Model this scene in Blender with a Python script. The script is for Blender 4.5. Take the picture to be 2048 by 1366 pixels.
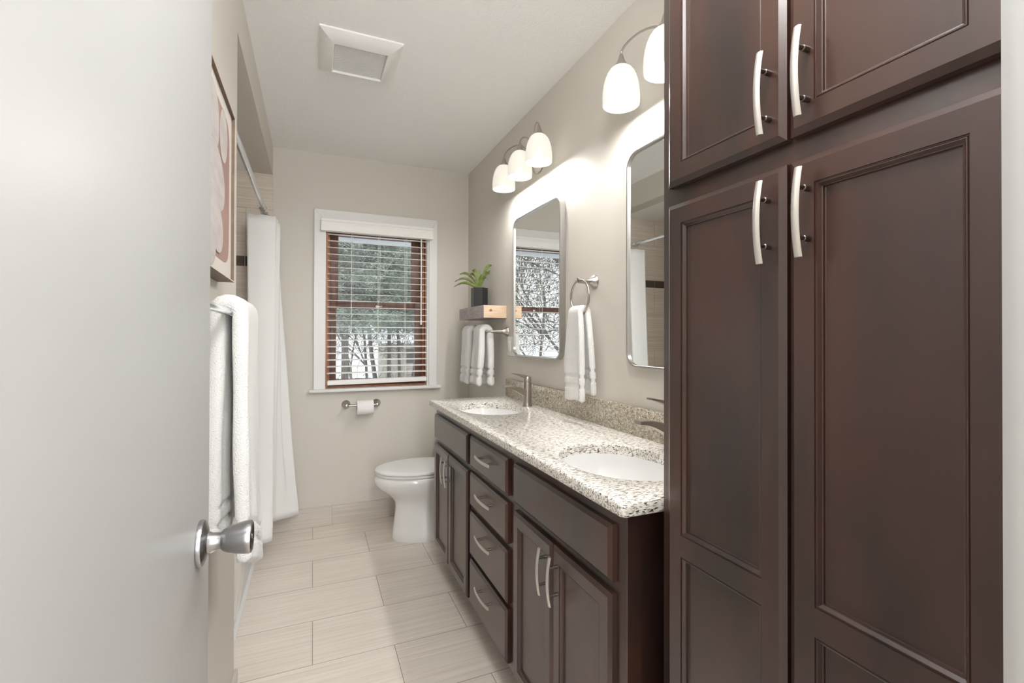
import bpy, bmesh, math, random
from mathutils import Vector, Matrix, noise
PI = math.pi
for o in list(bpy.data.objects): bpy.data.objects.remove(o, do_unlink=True)
SC = bpy.context.scene
COL = SC.collection

# ---------------------------------------------------------------- camera
F, CX, CY = 944.213, 1024.0, 668.349
YAW, PIT, ROL, H = 0.3995, 0.0061, 0.0026, 1.236
fw = Vector((math.sin(YAW) * math.cos(PIT), math.cos(YAW) * math.cos(PIT), math.sin(PIT)))
r0 = Vector((math.cos(YAW), -math.sin(YAW), 0)); u0 = r0.cross(fw)
rr = r0 * math.cos(ROL) + u0 * math.sin(ROL); uu = -r0 * math.sin(ROL) + u0 * math.cos(ROL)
cd = bpy.data.cameras.new('camera'); cam = bpy.data.objects.new('camera', cd); COL.objects.link(cam)
M = Matrix.Identity(4)
for i in range(3): M[i][0], M[i][1], M[i][2] = rr[i], uu[i], -fw[i]
M[0][3], M[1][3], M[2][3] = 0, 0, H
cam.matrix_world = M
cd.sensor_fit = 'HORIZONTAL'; cd.sensor_width = 36; cd.lens = F / 2048 * 36
cd.shift_y = (CY - 683) / 2048
cd.clip_start = 0.02; cd.clip_end = 200
SC.camera = cam
SC.view_settings.view_transform = 'Standard'; SC.view_settings.look = 'None'
SC.view_settings.exposure = 0.56; SC.view_settings.gamma = 1.0
SC.view_settings.use_curve_mapping = False

# ---------------------------------------------------------------- world + sun-less winter sky, added fill lights
W = bpy.data.worlds.new('overcast_sky'); SC.world = W; W.use_nodes = True
wn = W.node_tree.nodes; wl = W.node_tree.links; wn.clear()
wo = wn.new('ShaderNodeOutputWorld'); wb = wn.new('ShaderNodeBackground')
wc = wn.new('ShaderNodeTexCoord'); wz = wn.new('ShaderNodeTexNoise'); wr = wn.new('ShaderNodeValToRGB')
wz.inputs['Scale'].default_value = 2.5; wz.inputs['Detail'].default_value = 5
wr.color_ramp.elements[0].position = .35; wr.color_ramp.elements[0].color = (.78, .84, .93, 1)
wr.color_ramp.elements[1].position = .65; wr.color_ramp.elements[1].color = (1, 1, 1, 1)
wl.new(wc.outputs['Generated'], wz.inputs['Vector']); wl.new(wz.outputs['Fac'], wr.inputs['Fac'])
wl.new(wr.outputs['Color'], wb.inputs['Color']); wb.inputs['Strength'].default_value = 1.35
wl.new(wb.outputs['Background'], wo.inputs['Surface'])
LAMP_W = 4.6          # each vanity bulb
SHADE_E = 1.35        # glow of the opal shades
HALL_FILL_W = 36.0         # fill light added in the hall, out of view
def point(name, loc, watt, rad, col=(1, .98, .955)):
    l = bpy.data.lights.new(name, 'POINT'); l.energy = watt; l.shadow_soft_size = rad; l.color = col
    o = bpy.data.objects.new(name, l); COL.objects.link(o); o.location = loc; return o
def area(name, loc, rot, sx, sy, watt, col=(1, 1, 1)):
    l = bpy.data.lights.new(name, 'AREA'); l.energy = watt; l.shape = 'RECTANGLE'; l.size = sx; l.size_y = sy; l.color = col
    o = bpy.data.objects.new(name, l); COL.objects.link(o); o.location = loc; o.rotation_euler = rot; return o
point('hall_fill_light', (0.25, -1.25, 2.18), HALL_FILL_W, .16, (1, .985, .96))
ROOM_FILL_W = 17.0        # fill light added above the doorway end, out of view
point('room_fill_light', (0.28, 0.36, 2.20), ROOM_FILL_W, .13, (.985, .99, 1))
# fill light added at the hall's far end, as if daylight came in
area('hall_end_fill', (0.5, -2.9, 1.25), (math.radians(90), 0, 0), 1.6, 2.0, 48, (.93, .97, 1))
cy = SC.cycles if hasattr(SC, 'cycles') else None
if cy:
    cy.max_bounces = 12; cy.diffuse_bounces = 7; cy.transparent_max_bounces = 16; cy.sample_clamp_indirect = 6

XR, YB, ZC, XL = 1.056, 3.333, 2.4376, -0.2365

# ---------------------------------------------------------------- materials
def mat(name, col=(.8, .8, .8), rough=.5, metal=0., spec=.5, coat=0., bump=None, var=None, emit=None):
    """bump=(scale,strength,dist), var=(scale,(col2),(sx,sy,sz)) colour mottling"""
    m = bpy.data.materials.new(name); m.use_nodes = True
    n = m.node_tree.nodes; l = m.node_tree.links; b = n['Principled BSDF']
    b.inputs['Base Color'].default_value = (*col, 1); b.inputs['Roughness'].default_value = rough
    b.inputs['Metallic'].default_value = metal; b.inputs['Specular IOR Level'].default_value = spec
    b.inputs['Coat Weight'].default_value = coat; b.inputs['Coat Roughness'].default_value = .12 if name == 'porcelain' else .3
    tc = n.new('ShaderNodeTexCoord')
    if var:
        mp = n.new('ShaderNodeMapping'); mp.inputs['Scale'].default_value = var[2]
        nz = n.new('ShaderNodeTexNoise'); nz.inputs['Scale'].default_value = var[0]; nz.inputs['Detail'].default_value = 5
        rp = n.new('ShaderNodeValToRGB'); rp.color_ramp.elements[0].position = .35; rp.color_ramp.elements[1].position = .65
        rp.color_ramp.elements[0].color = (*col, 1); rp.color_ramp.elements[1].color = (*var[1], 1)
        l.new(tc.outputs['Object'], mp.inputs['Vector']); l.new(mp.outputs['Vector'], nz.inputs['Vector'])
        l.new(nz.outputs['Fac'], rp.inputs['Fac']); l.new(rp.outputs['Color'], b.inputs['Base Color'])
    if bump:
        nz = n.new('ShaderNodeTexNoise'); nz.inputs['Scale'].default_value = bump[0]; nz.inputs['Detail'].default_value = 3
        bp = n.new('ShaderNodeBump'); bp.inputs['Strength'].default_value = bump[1]; bp.inputs['Distance'].default_value = bump[2]
        l.new(tc.outputs['Object'], nz.inputs['Vector']); l.new(nz.outputs['Fac'], bp.inputs['Height']); l.new(bp.outputs['Normal'], b.inputs['Normal'])
    if emit:
        b.inputs['Emission Color'].default_value = (*emit[0], 1); b.inputs['Emission Strength'].default_value = emit[1]
    return m

def tile_mat(name, base, streak, grout, w, h, ox, oz, plane, bump=.3):
    """running-bond tile with fine streaks; plane 'xy' floor, 'xz' or 'yz' wall"""
    m = bpy.data.materials.new(name); m.use_nodes = True
    n = m.node_tree.nodes; l = m.node_tree.links; b = n['Principled BSDF']
    tc = n.new('ShaderNodeTexCoord'); sp = n.new('ShaderNodeSeparateXYZ'); cb = n.new('ShaderNodeCombineXYZ')
    l.new(tc.outputs['Object'], sp.inputs['Vector'])
    a, c = {'xy': ('X', 'Y'), 'xz': ('X', 'Z'), 'yz': ('Y', 'Z')}[plane]
    ax = n.new('ShaderNodeMath'); ax.operation = 'ADD'; ax.inputs[1].default_value = ox; l.new(sp.outputs[a], ax.inputs[0])
    ay = n.new('ShaderNodeMath'); ay.operation = 'ADD'; ay.inputs[1].default_value = oz; l.new(sp.outputs[c], ay.inputs[0])
    l.new(ax.outputs[0], cb.inputs['X']); l.new(ay.outputs[0], cb.inputs['Y'])
    br = n.new('ShaderNodeTexBrick'); br.offset = .5; br.offset_frequency = 2; br.squash = 1
    br.inputs['Scale'].default_value = 1; br.inputs['Brick Width'].default_value = w; br.inputs['Row Height'].default_value = h
    br.inputs['Mortar Size'].default_value = .0013; br.inputs['Mortar Smooth'].default_value = .1; br.inputs['Bias'].default_value = 0
    br.inputs['Color1'].default_value = (0.42, 0.42, 0.42, 1); br.inputs['Color2'].default_value = (.58, .58, .58, 1); br.inputs['Mortar'].default_value = (.5, .5, .5, 1)
    l.new(cb.outputs[0], br.inputs['Vector'])
    mp = n.new('ShaderNodeMapping'); mp.inputs['Scale'].default_value = (2.2, 95, 1)
    l.new(cb.outputs[0], mp.inputs['Vector'])
    # shift grain per tile
    ad = n.new('ShaderNodeVectorMath'); ad.operation = 'MULTIPLY_ADD'; ad.inputs[1].default_value = (40, 40, 40)
    l.new(br.outputs['Color'], ad.inputs[0]); l.new(mp.outputs['Vector'], ad.inputs[2])
    nz = n.new('ShaderNodeTexNoise'); nz.inputs['Scale'].default_value = 1; nz.inputs['Detail'].default_value = 6; nz.inputs['Roughness'].default_value = .65
    l.new(ad.outputs[0], nz.inputs['Vector'])
    rp = n.new('ShaderNodeValToRGB'); rp.color_ramp.elements[0].position = .3; rp.color_ramp.elements[1].position = .62
    rp.color_ramp.elements[0].color = (*streak, 1); rp.color_ramp.elements[1].color = (*base, 1)
    l.new(nz.outputs['Fac'], rp.inputs['Fac'])
    mx = n.new('ShaderNodeMix'); mx.data_type = 'RGBA'
    l.new(br.outputs['Fac'], mx.inputs[0]); l.new(rp.outputs['Color'], mx.inputs[6]); mx.inputs[7].default_value = (*grout, 1)
    l.new(mx.outputs[2], b.inputs['Base Color']); b.inputs['Roughness'].default_value = .33; b.inputs['Specular IOR Level'].default_value = .45
    bp = n.new('ShaderNodeBump'); bp.invert = True; bp.inputs['Strength'].default_value = bump; bp.inputs['Distance'].default_value = .001
    l.new(br.outputs['Fac'], bp.inputs['Height']); l.new(bp.outputs['Normal'], b.inputs['Normal'])
    return m

def granite_mat(name='granite', lo=(.56, .51, .43), hi=(.86, .84, .79), p0=.33, p1=.50):
    m = bpy.data.materials.new(name); m.use_nodes = True
    n = m.node_tree.nodes; l = m.node_tree.links; b = n['Principled BSDF']
    tc = n.new('ShaderNodeTexCoord')
    def nz(sc, s, det=4, ro=.6):
        mp = n.new('ShaderNodeMapping'); mp.inputs['Scale'].default_value = sc
        mp.inputs['Rotation'].default_value = (0, 0, .12)
        z = n.new('ShaderNodeTexNoise'); z.inputs['Scale'].default_value = s; z.inputs['Detail'].default_value = det; z.inputs['Roughness'].default_value = ro
        l.new(tc.outputs['Object'], mp.inputs['Vector']); l.new(mp.outputs['Vector'], z.inputs['Vector']); return z
    def ramp(z, p0, p1, c0, c1):
        r = n.new('ShaderNodeValToRGB'); r.color_ramp.elements[0].position = p0; r.color_ramp.elements[1].position = p1
        r.color_ramp.elements[0].color = (*c0, 1); r.color_ramp.elements[1].color = (*c1, 1); l.new(z.outputs['Fac'], r.inputs['Fac']); return r
    def mix(f, a, c, colc=None):
        x = n.new('ShaderNodeMix'); x.data_type = 'RGBA'; l.new(f.outputs['Color'], x.inputs[0]); l.new(a, x.inputs[6])
        if colc: x.inputs[7].default_value = (*colc, 1)
        else: l.new(c, x.inputs[7])
        return x.outputs[2]
    base = ramp(nz((.5, 1, 1), 95), p0, p1, lo, hi)
    cur = base.outputs['Color']
    g = ramp(nz((.4, 1.1, 1.1), 160), .54, .60, (0, 0, 0), (1, 1, 1)); cur = mix(g, cur, None, (.33, .29, .25))
    d = ramp(nz((.32, 1.2, 1.2), 190, 3), .575, .61, (0, 0, 0), (1, 1, 1)); cur = mix(d, cur, None, (.045, .04, .038))
    w = ramp(nz((.6, 1, 1), 150, 2), .62, .68, (0, 0, 0), (1, 1, 1)); cur = mix(w, cur, None, (.85, .83, .78))
    l.new(cur, b.inputs['Base Color']); b.inputs['Roughness'].default_value = .12; b.inputs['Specular IOR Level'].default_value = .6
    return m

MT = {}
MT['wall'] = mat('wall_paint', (.63, .60, .545), .55, bump=(220, .12, .001))
MT['wallR'] = MT['wall']
MT['ceil'] = mat('ceiling_texture', (.91, .91, .91), .9, bump=(120, .55, .005))
MT['white'] = mat('white_trim_paint', (.78, .78, .77), .35)
MT['door'] = mat('door_paint', (.50, .50, .495), .38, bump=(60, .03, .001))
MT['blind'] = mat('blind_white', (.92, .91, .885), .4)
MT['floor'] = tile_mat('floor_tile', (.83, .765, .69), (.68, .61, .54), (.26, .22, .18), .606, .2987, -.005 + 6.06, -3.1287 + .2987 * 23, 'xy')
MT['base_tile'] = tile_mat('base_tile', (.62, .57, .52), (.50, .45, .40), (.36, .33, .30), .606, .5, .18 + 6.06, .1, 'xz')
MT['base_tile_y'] = tile_mat('base_tile_y', (.62, .57, .52), (.50, .45, .40), (.36, .33, .30), .606, .5, .1, .1, 'yz')
MT['tile_end'] = tile_mat('alcove_tile_end', (.74, .67, .59), (.58, .51, .43), (.36, .32, .28), .606, .2987, .384 + 6.06, -1.7335 + .2987 * 11, 'xz')
MT['tile_side'] = tile_mat('alcove_tile_side', (.74, .67, .59), (.58, .51, .43), (.36, .32, .28), .606, .2987, .1 + 6.06, -1.7335 + .2987 * 11, 'yz')
MT['accent'] = mat('accent_tile', (.075, .055, .042), .25, var=(6, (.11, .085, .065), (1, 1, 30)))
MT['grout'] = mat('grout', (.55, .5, .44), .8)
MT['granite'] = granite_mat()  # counter stone whitened: glare on the polished top put into its colour
MT['granite_warm'] = granite_mat('granite_warm', (.36, .30, .21), (.66, .60, .49), .36, .60)  # same stone without the painted glare, for the backsplash
MT['wood'] = mat('espresso_wood', (.022, .012, .010), .30, spec=.6, coat=.5, var=(4, (.056, .022, .014), (2, 2, .6)), bump=(300, .02, .0005))
MT['wood_dark'] = mat('espresso_shadow_wood', (.035, .016, .012), .45, var=(7, (.05, .022, .016), (3, 3, .4)))
MT['nickel'] = mat('brushed_nickel', (.50, .47, .43), .28, metal=1, bump=(400, .03, .0003))
MT['chrome'] = mat('chrome', (.75, .75, .77), .12, metal=1)
MT['steel'] = mat('satin_steel', (.42, .42, .43), .3, metal=1)
MT['darkmetal'] = mat('dark_post_metal', (.25, .22, .20), .3, metal=1)
MT['pull'] = mat('satin_nickel_pull', (.64, .61, .57), .36, metal=.8)
MT['mirror'] = mat('mirror_glass', (.93, .95, .94), .0, metal=1)
MT['frame'] = mat('mirror_frame_steel', (.50, .49, .48), .28, metal=1)
MT['porcelain'] = mat('porcelain', (.83, .83, .82), .08, spec=.6, coat=.5)
MT['plastic'] = mat('white_plastic', (.84, .84, .83), .3)
MT['terry'] = mat('terry_cloth', (.83, .828, .815), .95, spec=.1, bump=(330, .9, .004))
MT['curtain'] = mat('curtain_cloth', (.84, .84, .83), .85, spec=.15, bump=(700, .2, .001))
MT['paper'] = mat('tissue_paper', (.88, .88, .87), .95)
MT['wjamb'] = mat('stained_window_wood', (.42, .18, .075), .42, var=(9, (.27, .10, .042), (3, 3, .5)))
MT['wsash'] = mat('dark_sash_wood', (.22, .115, .085), .4, var=(9, (.15, .075, .055), (3, 3, .5)))
MT['shelf_front'] = mat('shelf_grey_stain', (.46, .40, .39), .6, var=(14, (.34, .29, .28), (1, 1, 6)))
MT['shelf_end'] = mat('shelf_end_pine', (.62, .44, .30), .6, var=(14, (.74, .57, .42), (1, 1, 7)))
MT['knot'] = mat('pine_knot', (.28, .15, .09), .6)
MT['pot'] = mat('black_ceramic', (.022, .022, .024), .3)
MT['leaf'] = mat('succulent_leaf', (.16, .21, .055), .45, var=(40, (.27, .33, .12), (1, 1, 1)))
MT['leaf_tip'] = mat('leaf_tip', (.09, .04, .035), .5)
MT['picframe'] = mat('walnut_frame', (.17, .11, .07), .5, var=(30, (.12, .08, .05), (1, .3, 1)))
MT['picedge'] = mat('frame_edge_light', (.62, .54, .48), .5)
MT['canvas'] = mat('art_paper', (.64, .60, .55), .8, bump=(500, .2, .0006))
MT['pink'] = mat('art_rose', (.36, .22, .19), .8, var=(9, (.30, .19, .17), (1, 1, 1)))
MT['stone'] = mat('art_stone', (.54, .50, .48), .8, var=(12, (.45, .41, .39), (1, 1, 3)))
MT['ink'] = mat('art_ink', (.28, .22, .20), .8)
MT['slot'] = mat('dark_slot', (.12, .12, .12), .7)
MT['snow'] = mat('snow', (.90, .92, .95), .9, bump=(3, .4, .05))
MT['bark'] = mat('bark', (.11, .095, .085), .9, var=(12, (.22, .20, .18), (3, 3, .6)))
MT['spruce'] = mat('spruce_needles', (.10, .13, .095), .8, var=(2.6, (.42, .47, .41), (1, 1, 1)))
MT['soffit'] = mat('blue_soffit', (.62, .70, .80), .5)
MT['yellow'] = mat('cream_siding', (.80, .74, .50), .7)
MT['tan'] = mat('tan_siding', (.45, .41, .36), .8)
MT['ext'] = mat('exterior_siding', (.6, .6, .58), .8)
MT['carpet'] = mat('hall_carpet', (.55, .50, .45), .95)

MT['twig'] = mat('twig_bark', (.17, .15, .135), .9)
def glass_mat():
    m = bpy.data.materials.new('window_glass'); m.use_nodes = True
    n = m.node_tree.nodes; l = m.node_tree.links; n.clear()
    o = n.new('ShaderNodeOutputMaterial'); t = n.new('ShaderNodeBsdfTransparent'); g = n.new('ShaderNodeBsdfGlossy'); x = n.new('ShaderNodeMixShader')
    g.inputs['Roughness'].default_value = .3; x.inputs[0].default_value = .02; t.inputs['Color'].default_value = (.96, .98, .97, 1)
    l.new(t.outputs[0], x.inputs[1]); l.new(g.outputs[0], x.inputs[2]); l.new(x.outputs[0], o.inputs['Surface']); return m
MT['glass'] = glass_mat()
def opal_mat(name, strength, col=(1, .95, .84), clear=0):
    m = bpy.data.materials.new(name); m.use_nodes = True
    n = m.node_tree.nodes; b = n['Principled BSDF']
    b.inputs['Base Color'].default_value = (.5, .49, .46, 1); b.inputs['Roughness'].default_value = .3
    b.inputs['Emission Color'].default_value = (*col, 1); b.inputs['Emission Strength'].default_value = strength
    if clear:
        l = m.node_tree.links; t = n.new('ShaderNodeBsdfTransparent'); x = n.new('ShaderNodeMixShader'); x.inputs[0].default_value = clear
        t.inputs['Color'].default_value = (1, .97, .92, 1)
        l.new(b.outputs[0], x.inputs[1]); l.new(t.outputs[0], x.inputs[2]); l.new(x.outputs[0], n['Material Output'].inputs['Surface'])
    return m
MT['opal'] = opal_mat('opal_glass_lit', .40, (1, .95, .83), clear=0)
MT['opal_in'] = opal_mat('opal_glass_inside', .9, (1, .98, .95), clear=0)
MT['bulb'] = opal_mat('bulb_lit', 4, (1, .97, .92))

# ---------------------------------------------------------------- mesh helpers
def mk(name, bm, m, parent=None, org=None, smooth=40):
    """link bm as one object. Parts take their root's origin; org sets the origin of a top-level mesh."""
    o0 = Vector(parent['_o']) if parent is not None else Vector(org or (0, 0, 0))
    bmesh.ops.recalc_face_normals(bm, faces=bm.faces)
    for v in bm.verts: v.co -= o0
    me = bpy.data.meshes.new(name); bm.to_mesh(me); bm.free()
    for mm in (m if isinstance(m, (list, tuple)) else [m]): me.materials.append(MT[mm])
    if smooth:
        for p in me.polygons: p.use_smooth = True
        me.set_sharp_from_angle(angle=math.radians(smooth))
    o = bpy.data.objects.new(name, me); COL.objects.link(o)
    if parent is not None: o.parent = parent; o['_o'] = tuple(o0)
    else: o.location = o0; o['_o'] = tuple(o0)
    return o
def root(name, loc, label=None, cat=None, group=None, kind=None):
    o = bpy.data.objects.new(name, None); COL.objects.link(o); o.location = loc; o['_o'] = tuple(loc); o.empty_display_size = .05
    return tag(o, label, cat, group, kind)
def tag(o, label=None, cat=None, group=None, kind=None):
    if label: o['label'] = label
    if cat: o['category'] = cat
    if group: o['group'] = group
    if kind: o['kind'] = kind
    return o
def struct(name, bm, m, smooth=None, org=None): return tag(mk(name, bm, m, None, org, smooth), kind='structure')
def copy_tree(o, off, parent=None):
    c = o.copy(); COL.objects.link(c)
    if parent is None: c.location = Vector(o.location) + Vector(off)
    else: c.parent = parent
    for ch in [x for x in bpy.data.objects if x.parent == o]: copy_tree(ch, off, c)
    return c
def box(bm, x0, x1, y0, y1, z0, z1, bev=0, seg=2, mi=0):
    vs = [bm.verts.new((x, y, z)) for x in (x0, x1) for y in (y0, y1) for z in (z0, z1)]
    fs = [bm.faces.new([vs[i] for i in f]) for f in ((0, 1, 3, 2), (4, 6, 7, 5), (0, 4, 5, 1), (2, 3, 7, 6), (0, 2, 6, 4), (1, 5, 7, 3))]
    for f in fs: f.material_index = mi
    if bev:
        es = {e for f in fs for e in f.edges}
        r = bmesh.ops.bevel(bm, geom=list(es), offset=bev, segments=seg, affect='EDGES', profile=.5)
        for f in r['faces']: f.material_index = mi
    return fs
def B(*a, **k):
    bm = bmesh.new(); box(bm, *a, **k); return bm
def loft(bm, rings, close=True, cap=True, mi=0):
    """rings: lists of points with equal length"""
    L = [[bm.verts.new(p) for p in r] for r in rings]
    n = len(L[0])
    for a, b in zip(L, L[1:]):
        for i in range(n if close else n - 1):
            j = (i + 1) % n
            f = bm.faces.new((a[i], a[j], b[j], b[i])); f.material_index = mi
    if cap and close:
        for r in (L[0], L[-1]):
            f = bm.faces.new(r); f.material_index = mi
    return L
def lathe(bm, prof, c, axis='z', seg=32, mi=0, cap=True):
    """prof: (radius, height) pairs along axis from point c"""
    c = Vector(c); R = []
    sgn = -1 if axis.startswith('-') else 1; ax = axis[-1]
    for r, h in prof:
        ring = []
        for i in range(seg):
            a = 2 * PI * i / seg; p, q = max(r, 1e-5) * math.cos(a), max(r, 1e-5) * math.sin(a); hh = h * sgn
            ring.append(c + Vector({'z': (p, q, hh), 'x': (hh, p, q), 'y': (p, hh, q)}[ax]))
        R.append(ring)
    return loft(bm, R, cap=cap, mi=mi)
def tube(bm, pts, r, seg=12, mi=0, flat=None):
    """r number or list; flat=(a,b) elliptical/rect scaling"""
    pts = [Vector(p) for p in pts]; n = len(pts); R = []
    rs = r if isinstance(r, (list, tuple)) else [r] * n
    up = Vector((0, 0, 1)); prev = None
    for i, p in enumerate(pts):
        t = (pts[min(i + 1, n - 1)] - pts[max(i - 1, 0)]).normalized()
        if prev is None:
            a = t.cross(up)
            if a.length < .05: a = t.cross(Vector((1, 0, 0)))
            a.normalize()
        else: a = (prev - t * prev.dot(t)).normalized()
        prev = a; b = t.cross(a)
        R.append([p + a * rs[i] * math.cos(2 * PI * k / seg) + b * rs[i] * math.sin(2 * PI * k / seg) for k in range(seg)])
    return loft(bm, R, mi=mi)
def cr(pts, n):
    """Catmull-Rom resample"""
    P = [Vector(p) for p in pts]; P = [P[0] * 2 - P[1]] + P + [P[-1] * 2 - P[-2]]; out = []
    m = len(P) - 3
    for k in range(n + 1):
        t = k / n * m; i = min(int(t), m - 1); f = t - i; a, b, c, d = P[i:i + 4]
        out.append(.5 * ((2 * b) + (-a + c) * f + (2 * a - 5 * b + 4 * c - d) * f * f + (-a + 3 * b - 3 * c + d) * f ** 3))
    return out
def prism(bm, poly, axis, a, b, mi=0):
    """poly 2D list; axis x: (y,z) ; y: (x,z) ; z: (x,y)"""
    def P(u, v, w): return {'x': (w, u, v), 'y': (u, w, v), 'z': (u, v, w)}[axis]
    return loft(bm, [[P(u, v, a) for u, v in poly], [P(u, v, b) for u, v in poly]], mi=mi)
def sheet(bm, P, h, ns, nt, mi=0):
    """closed thick cloth: P(s,t) centre surface, h(s,t) half thickness (0 at rims)"""
    def par(k, n):  # cluster near both ends
        x = k / n; return .5 - .5 * math.cos(PI * x) if n < 14 else (x + (.5 - .5 * math.cos(PI * x))) / 2
    S = [par(i, ns) for i in range(ns + 1)]; T = [par(j, nt) for j in range(nt + 1)]
    C = [[Vector(P(s, t)) for t in T] for s in S]
    up = []; dn = []
    for i in range(ns + 1):
        ru = []; rd = []
        for j in range(nt + 1):
            ds = C[min(i + 1, ns)][j] - C[max(i - 1, 0)][j]; dt = C[i][min(j + 1, nt)] - C[i][max(j - 1, 0)]
            n = ds.cross(dt); n = n.normalized() if n.length > 1e-9 else Vector((1, 0, 0))
            hh = h(S[i], T[j])
            if i in (0, ns) or j in (0, nt):
                v = bm.verts.new(C[i][j]); ru.append(v); rd.append(v)
            else: ru.append(bm.verts.new(C[i][j] + n * hh)); rd.append(bm.verts.new(C[i][j] - n * hh))
        up.append(ru); dn.append(rd)
    for g in (up, dn):
        for i in range(ns):
            for j in range(nt):
                f = bm.faces.new((g[i][j], g[i + 1][j], g[i + 1][j + 1], g[i][j + 1])); f.material_index = mi

# ---------------------------------------------------------------- room shell
struct('floor', B(-1.0, XR, .06, YB, -.05, 0), 'floor')
struct('ceiling', B(XL, XR, .06, YB, ZC, ZC + .05), 'ceil')
struct('wall_right', B(XR, XR + .12, .19, YB + .16, 0, ZC), 'wallR')
WX0, WX1, WZ0, WZ1 = .077, .760, .885, 2.0
bm = bmesh.new()
for q in ((-1.1, WX0, 0, ZC), (WX1, XR + .12, 0, ZC), (WX0, WX1, 0, WZ0), (WX0, WX1, WZ1, ZC)):
    box(bm, q[0], q[1], YB, YB + .16, q[2], q[3])
struct('wall_back', bm, 'wall')
struct('wall_left', B(XL - .11, XL, .06, 1.81, 0, ZC), 'wall')
struct('wall_header', B(XL - .11, XL, 1.81, YB, 2.255, ZC), 'wall')
struct('ceiling_alcove', B(-1.0, XL - .0005, 1.81, YB, 2.2555, 2.30), 'ceil')
bm = bmesh.new()
box(bm, .55, XR + .12, .06, .19, 0, 2.9); box(bm, XL - .1, -.182, .06, .19, 0, 2.9); box(bm, -.182, .55, .06, .19, 2.06, 2.9)
struct('wall_front', bm, 'wall')
# tiled alcove lining
bm = bmesh.new(); box(bm, -1.0, -.236, YB - .010, YB, 1.7335, 2.255); box(bm, -1.0, -.236, YB - .010, YB, .35, 1.668)
struct('wall_alcove_end', bm, 'tile_end')
bm = bmesh.new(); box(bm, -1.01, -1.0, 1.81, YB, 1.7335, 2.255); box(bm, -1.01, -1.0, 1.81, YB, .35, 1.668); 
struct('wall_alcove_side', bm, 'tile_side')
struct('wall_alcove_back', B(-1.12, -1.01, 1.7, YB, 0, 2.3), 'wall')
bm = bmesh.new(); box(bm, -1.0, XL - .11, 1.71, 1.81, 0, 2.3); struct('wall_alcove_front', bm, 'tile_end')
bm = bmesh.new()
x = -.388
box(bm, -1.0, -.236, YB - .008, YB - .001, 1.668, 1.7335, mi=1)
for k in range(-2, 5):
    a = x - k * .152
    box(bm, max(a - .150, -1.0), min(a - .002, -.237), YB - .011, YB - .003, 1.671, 1.731, bev=.001) if max(a - .150, -1.0) < min(a - .002, -.237) else None
struct('trim_1', bm, ['accent', 'grout'])
bm = bmesh.new()
box(bm, -1.008, -1.001, 1.81, YB, 1.668, 1.7335, mi=1)
for k in range(10): box(bm, -1.003, -.998, 1.812 + k * .152, 1.96 + k * .152 if k < 9 else YB - .012, 1.671, 1.731, bev=.001)
struct('trim_2', bm, ['accent', 'grout'])
struct('trim_3', B(-.2385, -.233, YB - .013, YB, .0, 2.255, bev=.002), 'tile_end')
# base tiles
struct('baseboard_back', B(-.233, XR, YB - .011, YB, 0, .124, bev=.002), 'base_tile')
bm = bmesh.new(); box(bm, XL, XL + .011, .2, 1.81, 0, .124, bev=.002); box(bm, XL - .05, XL + .011, 1.81, 1.821, 0, .124, bev=.002)
struct('baseboard_left', bm, 'base_tile_y')
# door frame: jambs and casing
bm = bmesh.new(); box(bm, .53, .55, .055, .193, 0, 2.06); box(bm, .525, .5305, .09, .13, 0, 2.05)
prism(bm, [(.53, .193), (.53, .200), (.533, .205), (.537, .204), (.541, .2065), (.58, .208), (.59, .204), (.59, .193)], 'z', 0, 2.12)
box(bm, -.182, -.164, .055, .193, 0, 2.06); box(bm, -.182, .55, .055, .193, 2.04, 2.06); box(bm, -.2, .6, .193, .206, 2.04, 2.12)
box(bm, -.23, -.164, .193, .206, 0, 2.12)
struct('trim_door_frame', bm, 'door', smooth=40)
# hall behind the camera
struct('floor_hall', B(-1.6, 2.4, -3.1, .06, -.05, 0), 'carpet')
struct('ceiling_hall', B(-1.6, 2.4, -3.1, .06, ZC, ZC + .05), 'ceil')
bm = bmesh.new(); box(bm, -1.7, -1.6, -3.1, .06, 0, 2.9); box(bm, 2.4, 2.5, -3.1, .06, 0, 2.9); box(bm, -1.7, 2.5, -3.2, -3.1, 0, 2.9)
box(bm, -1.7, XL - .11, .0, .06, 0, 2.9); box(bm, XR + .12, 2.5, .0, .06, 0, 2.9)
struct('wall_hall', bm, 'wall')
bm = bmesh.new(); box(bm, -1.3, 1.3, 3.34, 3.5, ZC, 2.9)
# ---------------------------------------------------------------- entry door
R_ = root('panel_door', (-.178, .225, 0), 'flat white slab door swung open at the left edge of the room', 'door')
mk('door_slab', B(-.195, -.16, .222, .935, .012, 2.035, bev=.0015), 'door', R_)
bm = bmesh.new()
kc = (-.16, .861, .916)
lathe(bm, [(.0, 0), (.0345, 0), (.0350, .003), (.0335, .007), (.026, .010), (.016, .0125), (.0135, .018), (.0125, .028), (.013, .031), (.0, .031)], kc, 'x', 48)
kr = mk('knob_rose', bm, 'steel', R_)
bm = bmesh.new()
lathe(bm, [(.0, .030), (.0135, .030), (.0165, .033), (.019, .038), (.0225, .050), (.0248, .062), (.0255, .068), (.0245, .0715), (.022, .073), (.0195, .0715), (.0, .0685)], kc, 'x', 48)
kn = mk('door_knob', bm, 'steel', R_, smooth=30)
bm = bmesh.new(); lathe(bm, [(0, .069), (.004, .069), (.004, .0725), (0, .0725)], kc, 'x', 16)
mk('lock_button', bm, 'chrome', kn)
for z in (.25, 1.05, 1.82):
    bm = bmesh.new(); lathe(bm, [(.006, 0), (.006, .09)], (-.158, .218, z), 'z', 12); mk('hinge', bm, 'steel', R_)
bm = bmesh.new(); box(bm, -.188, -.167, .9352, .9365, .885, .945); mk('latch_plate', bm, 'steel', R_)

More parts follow.
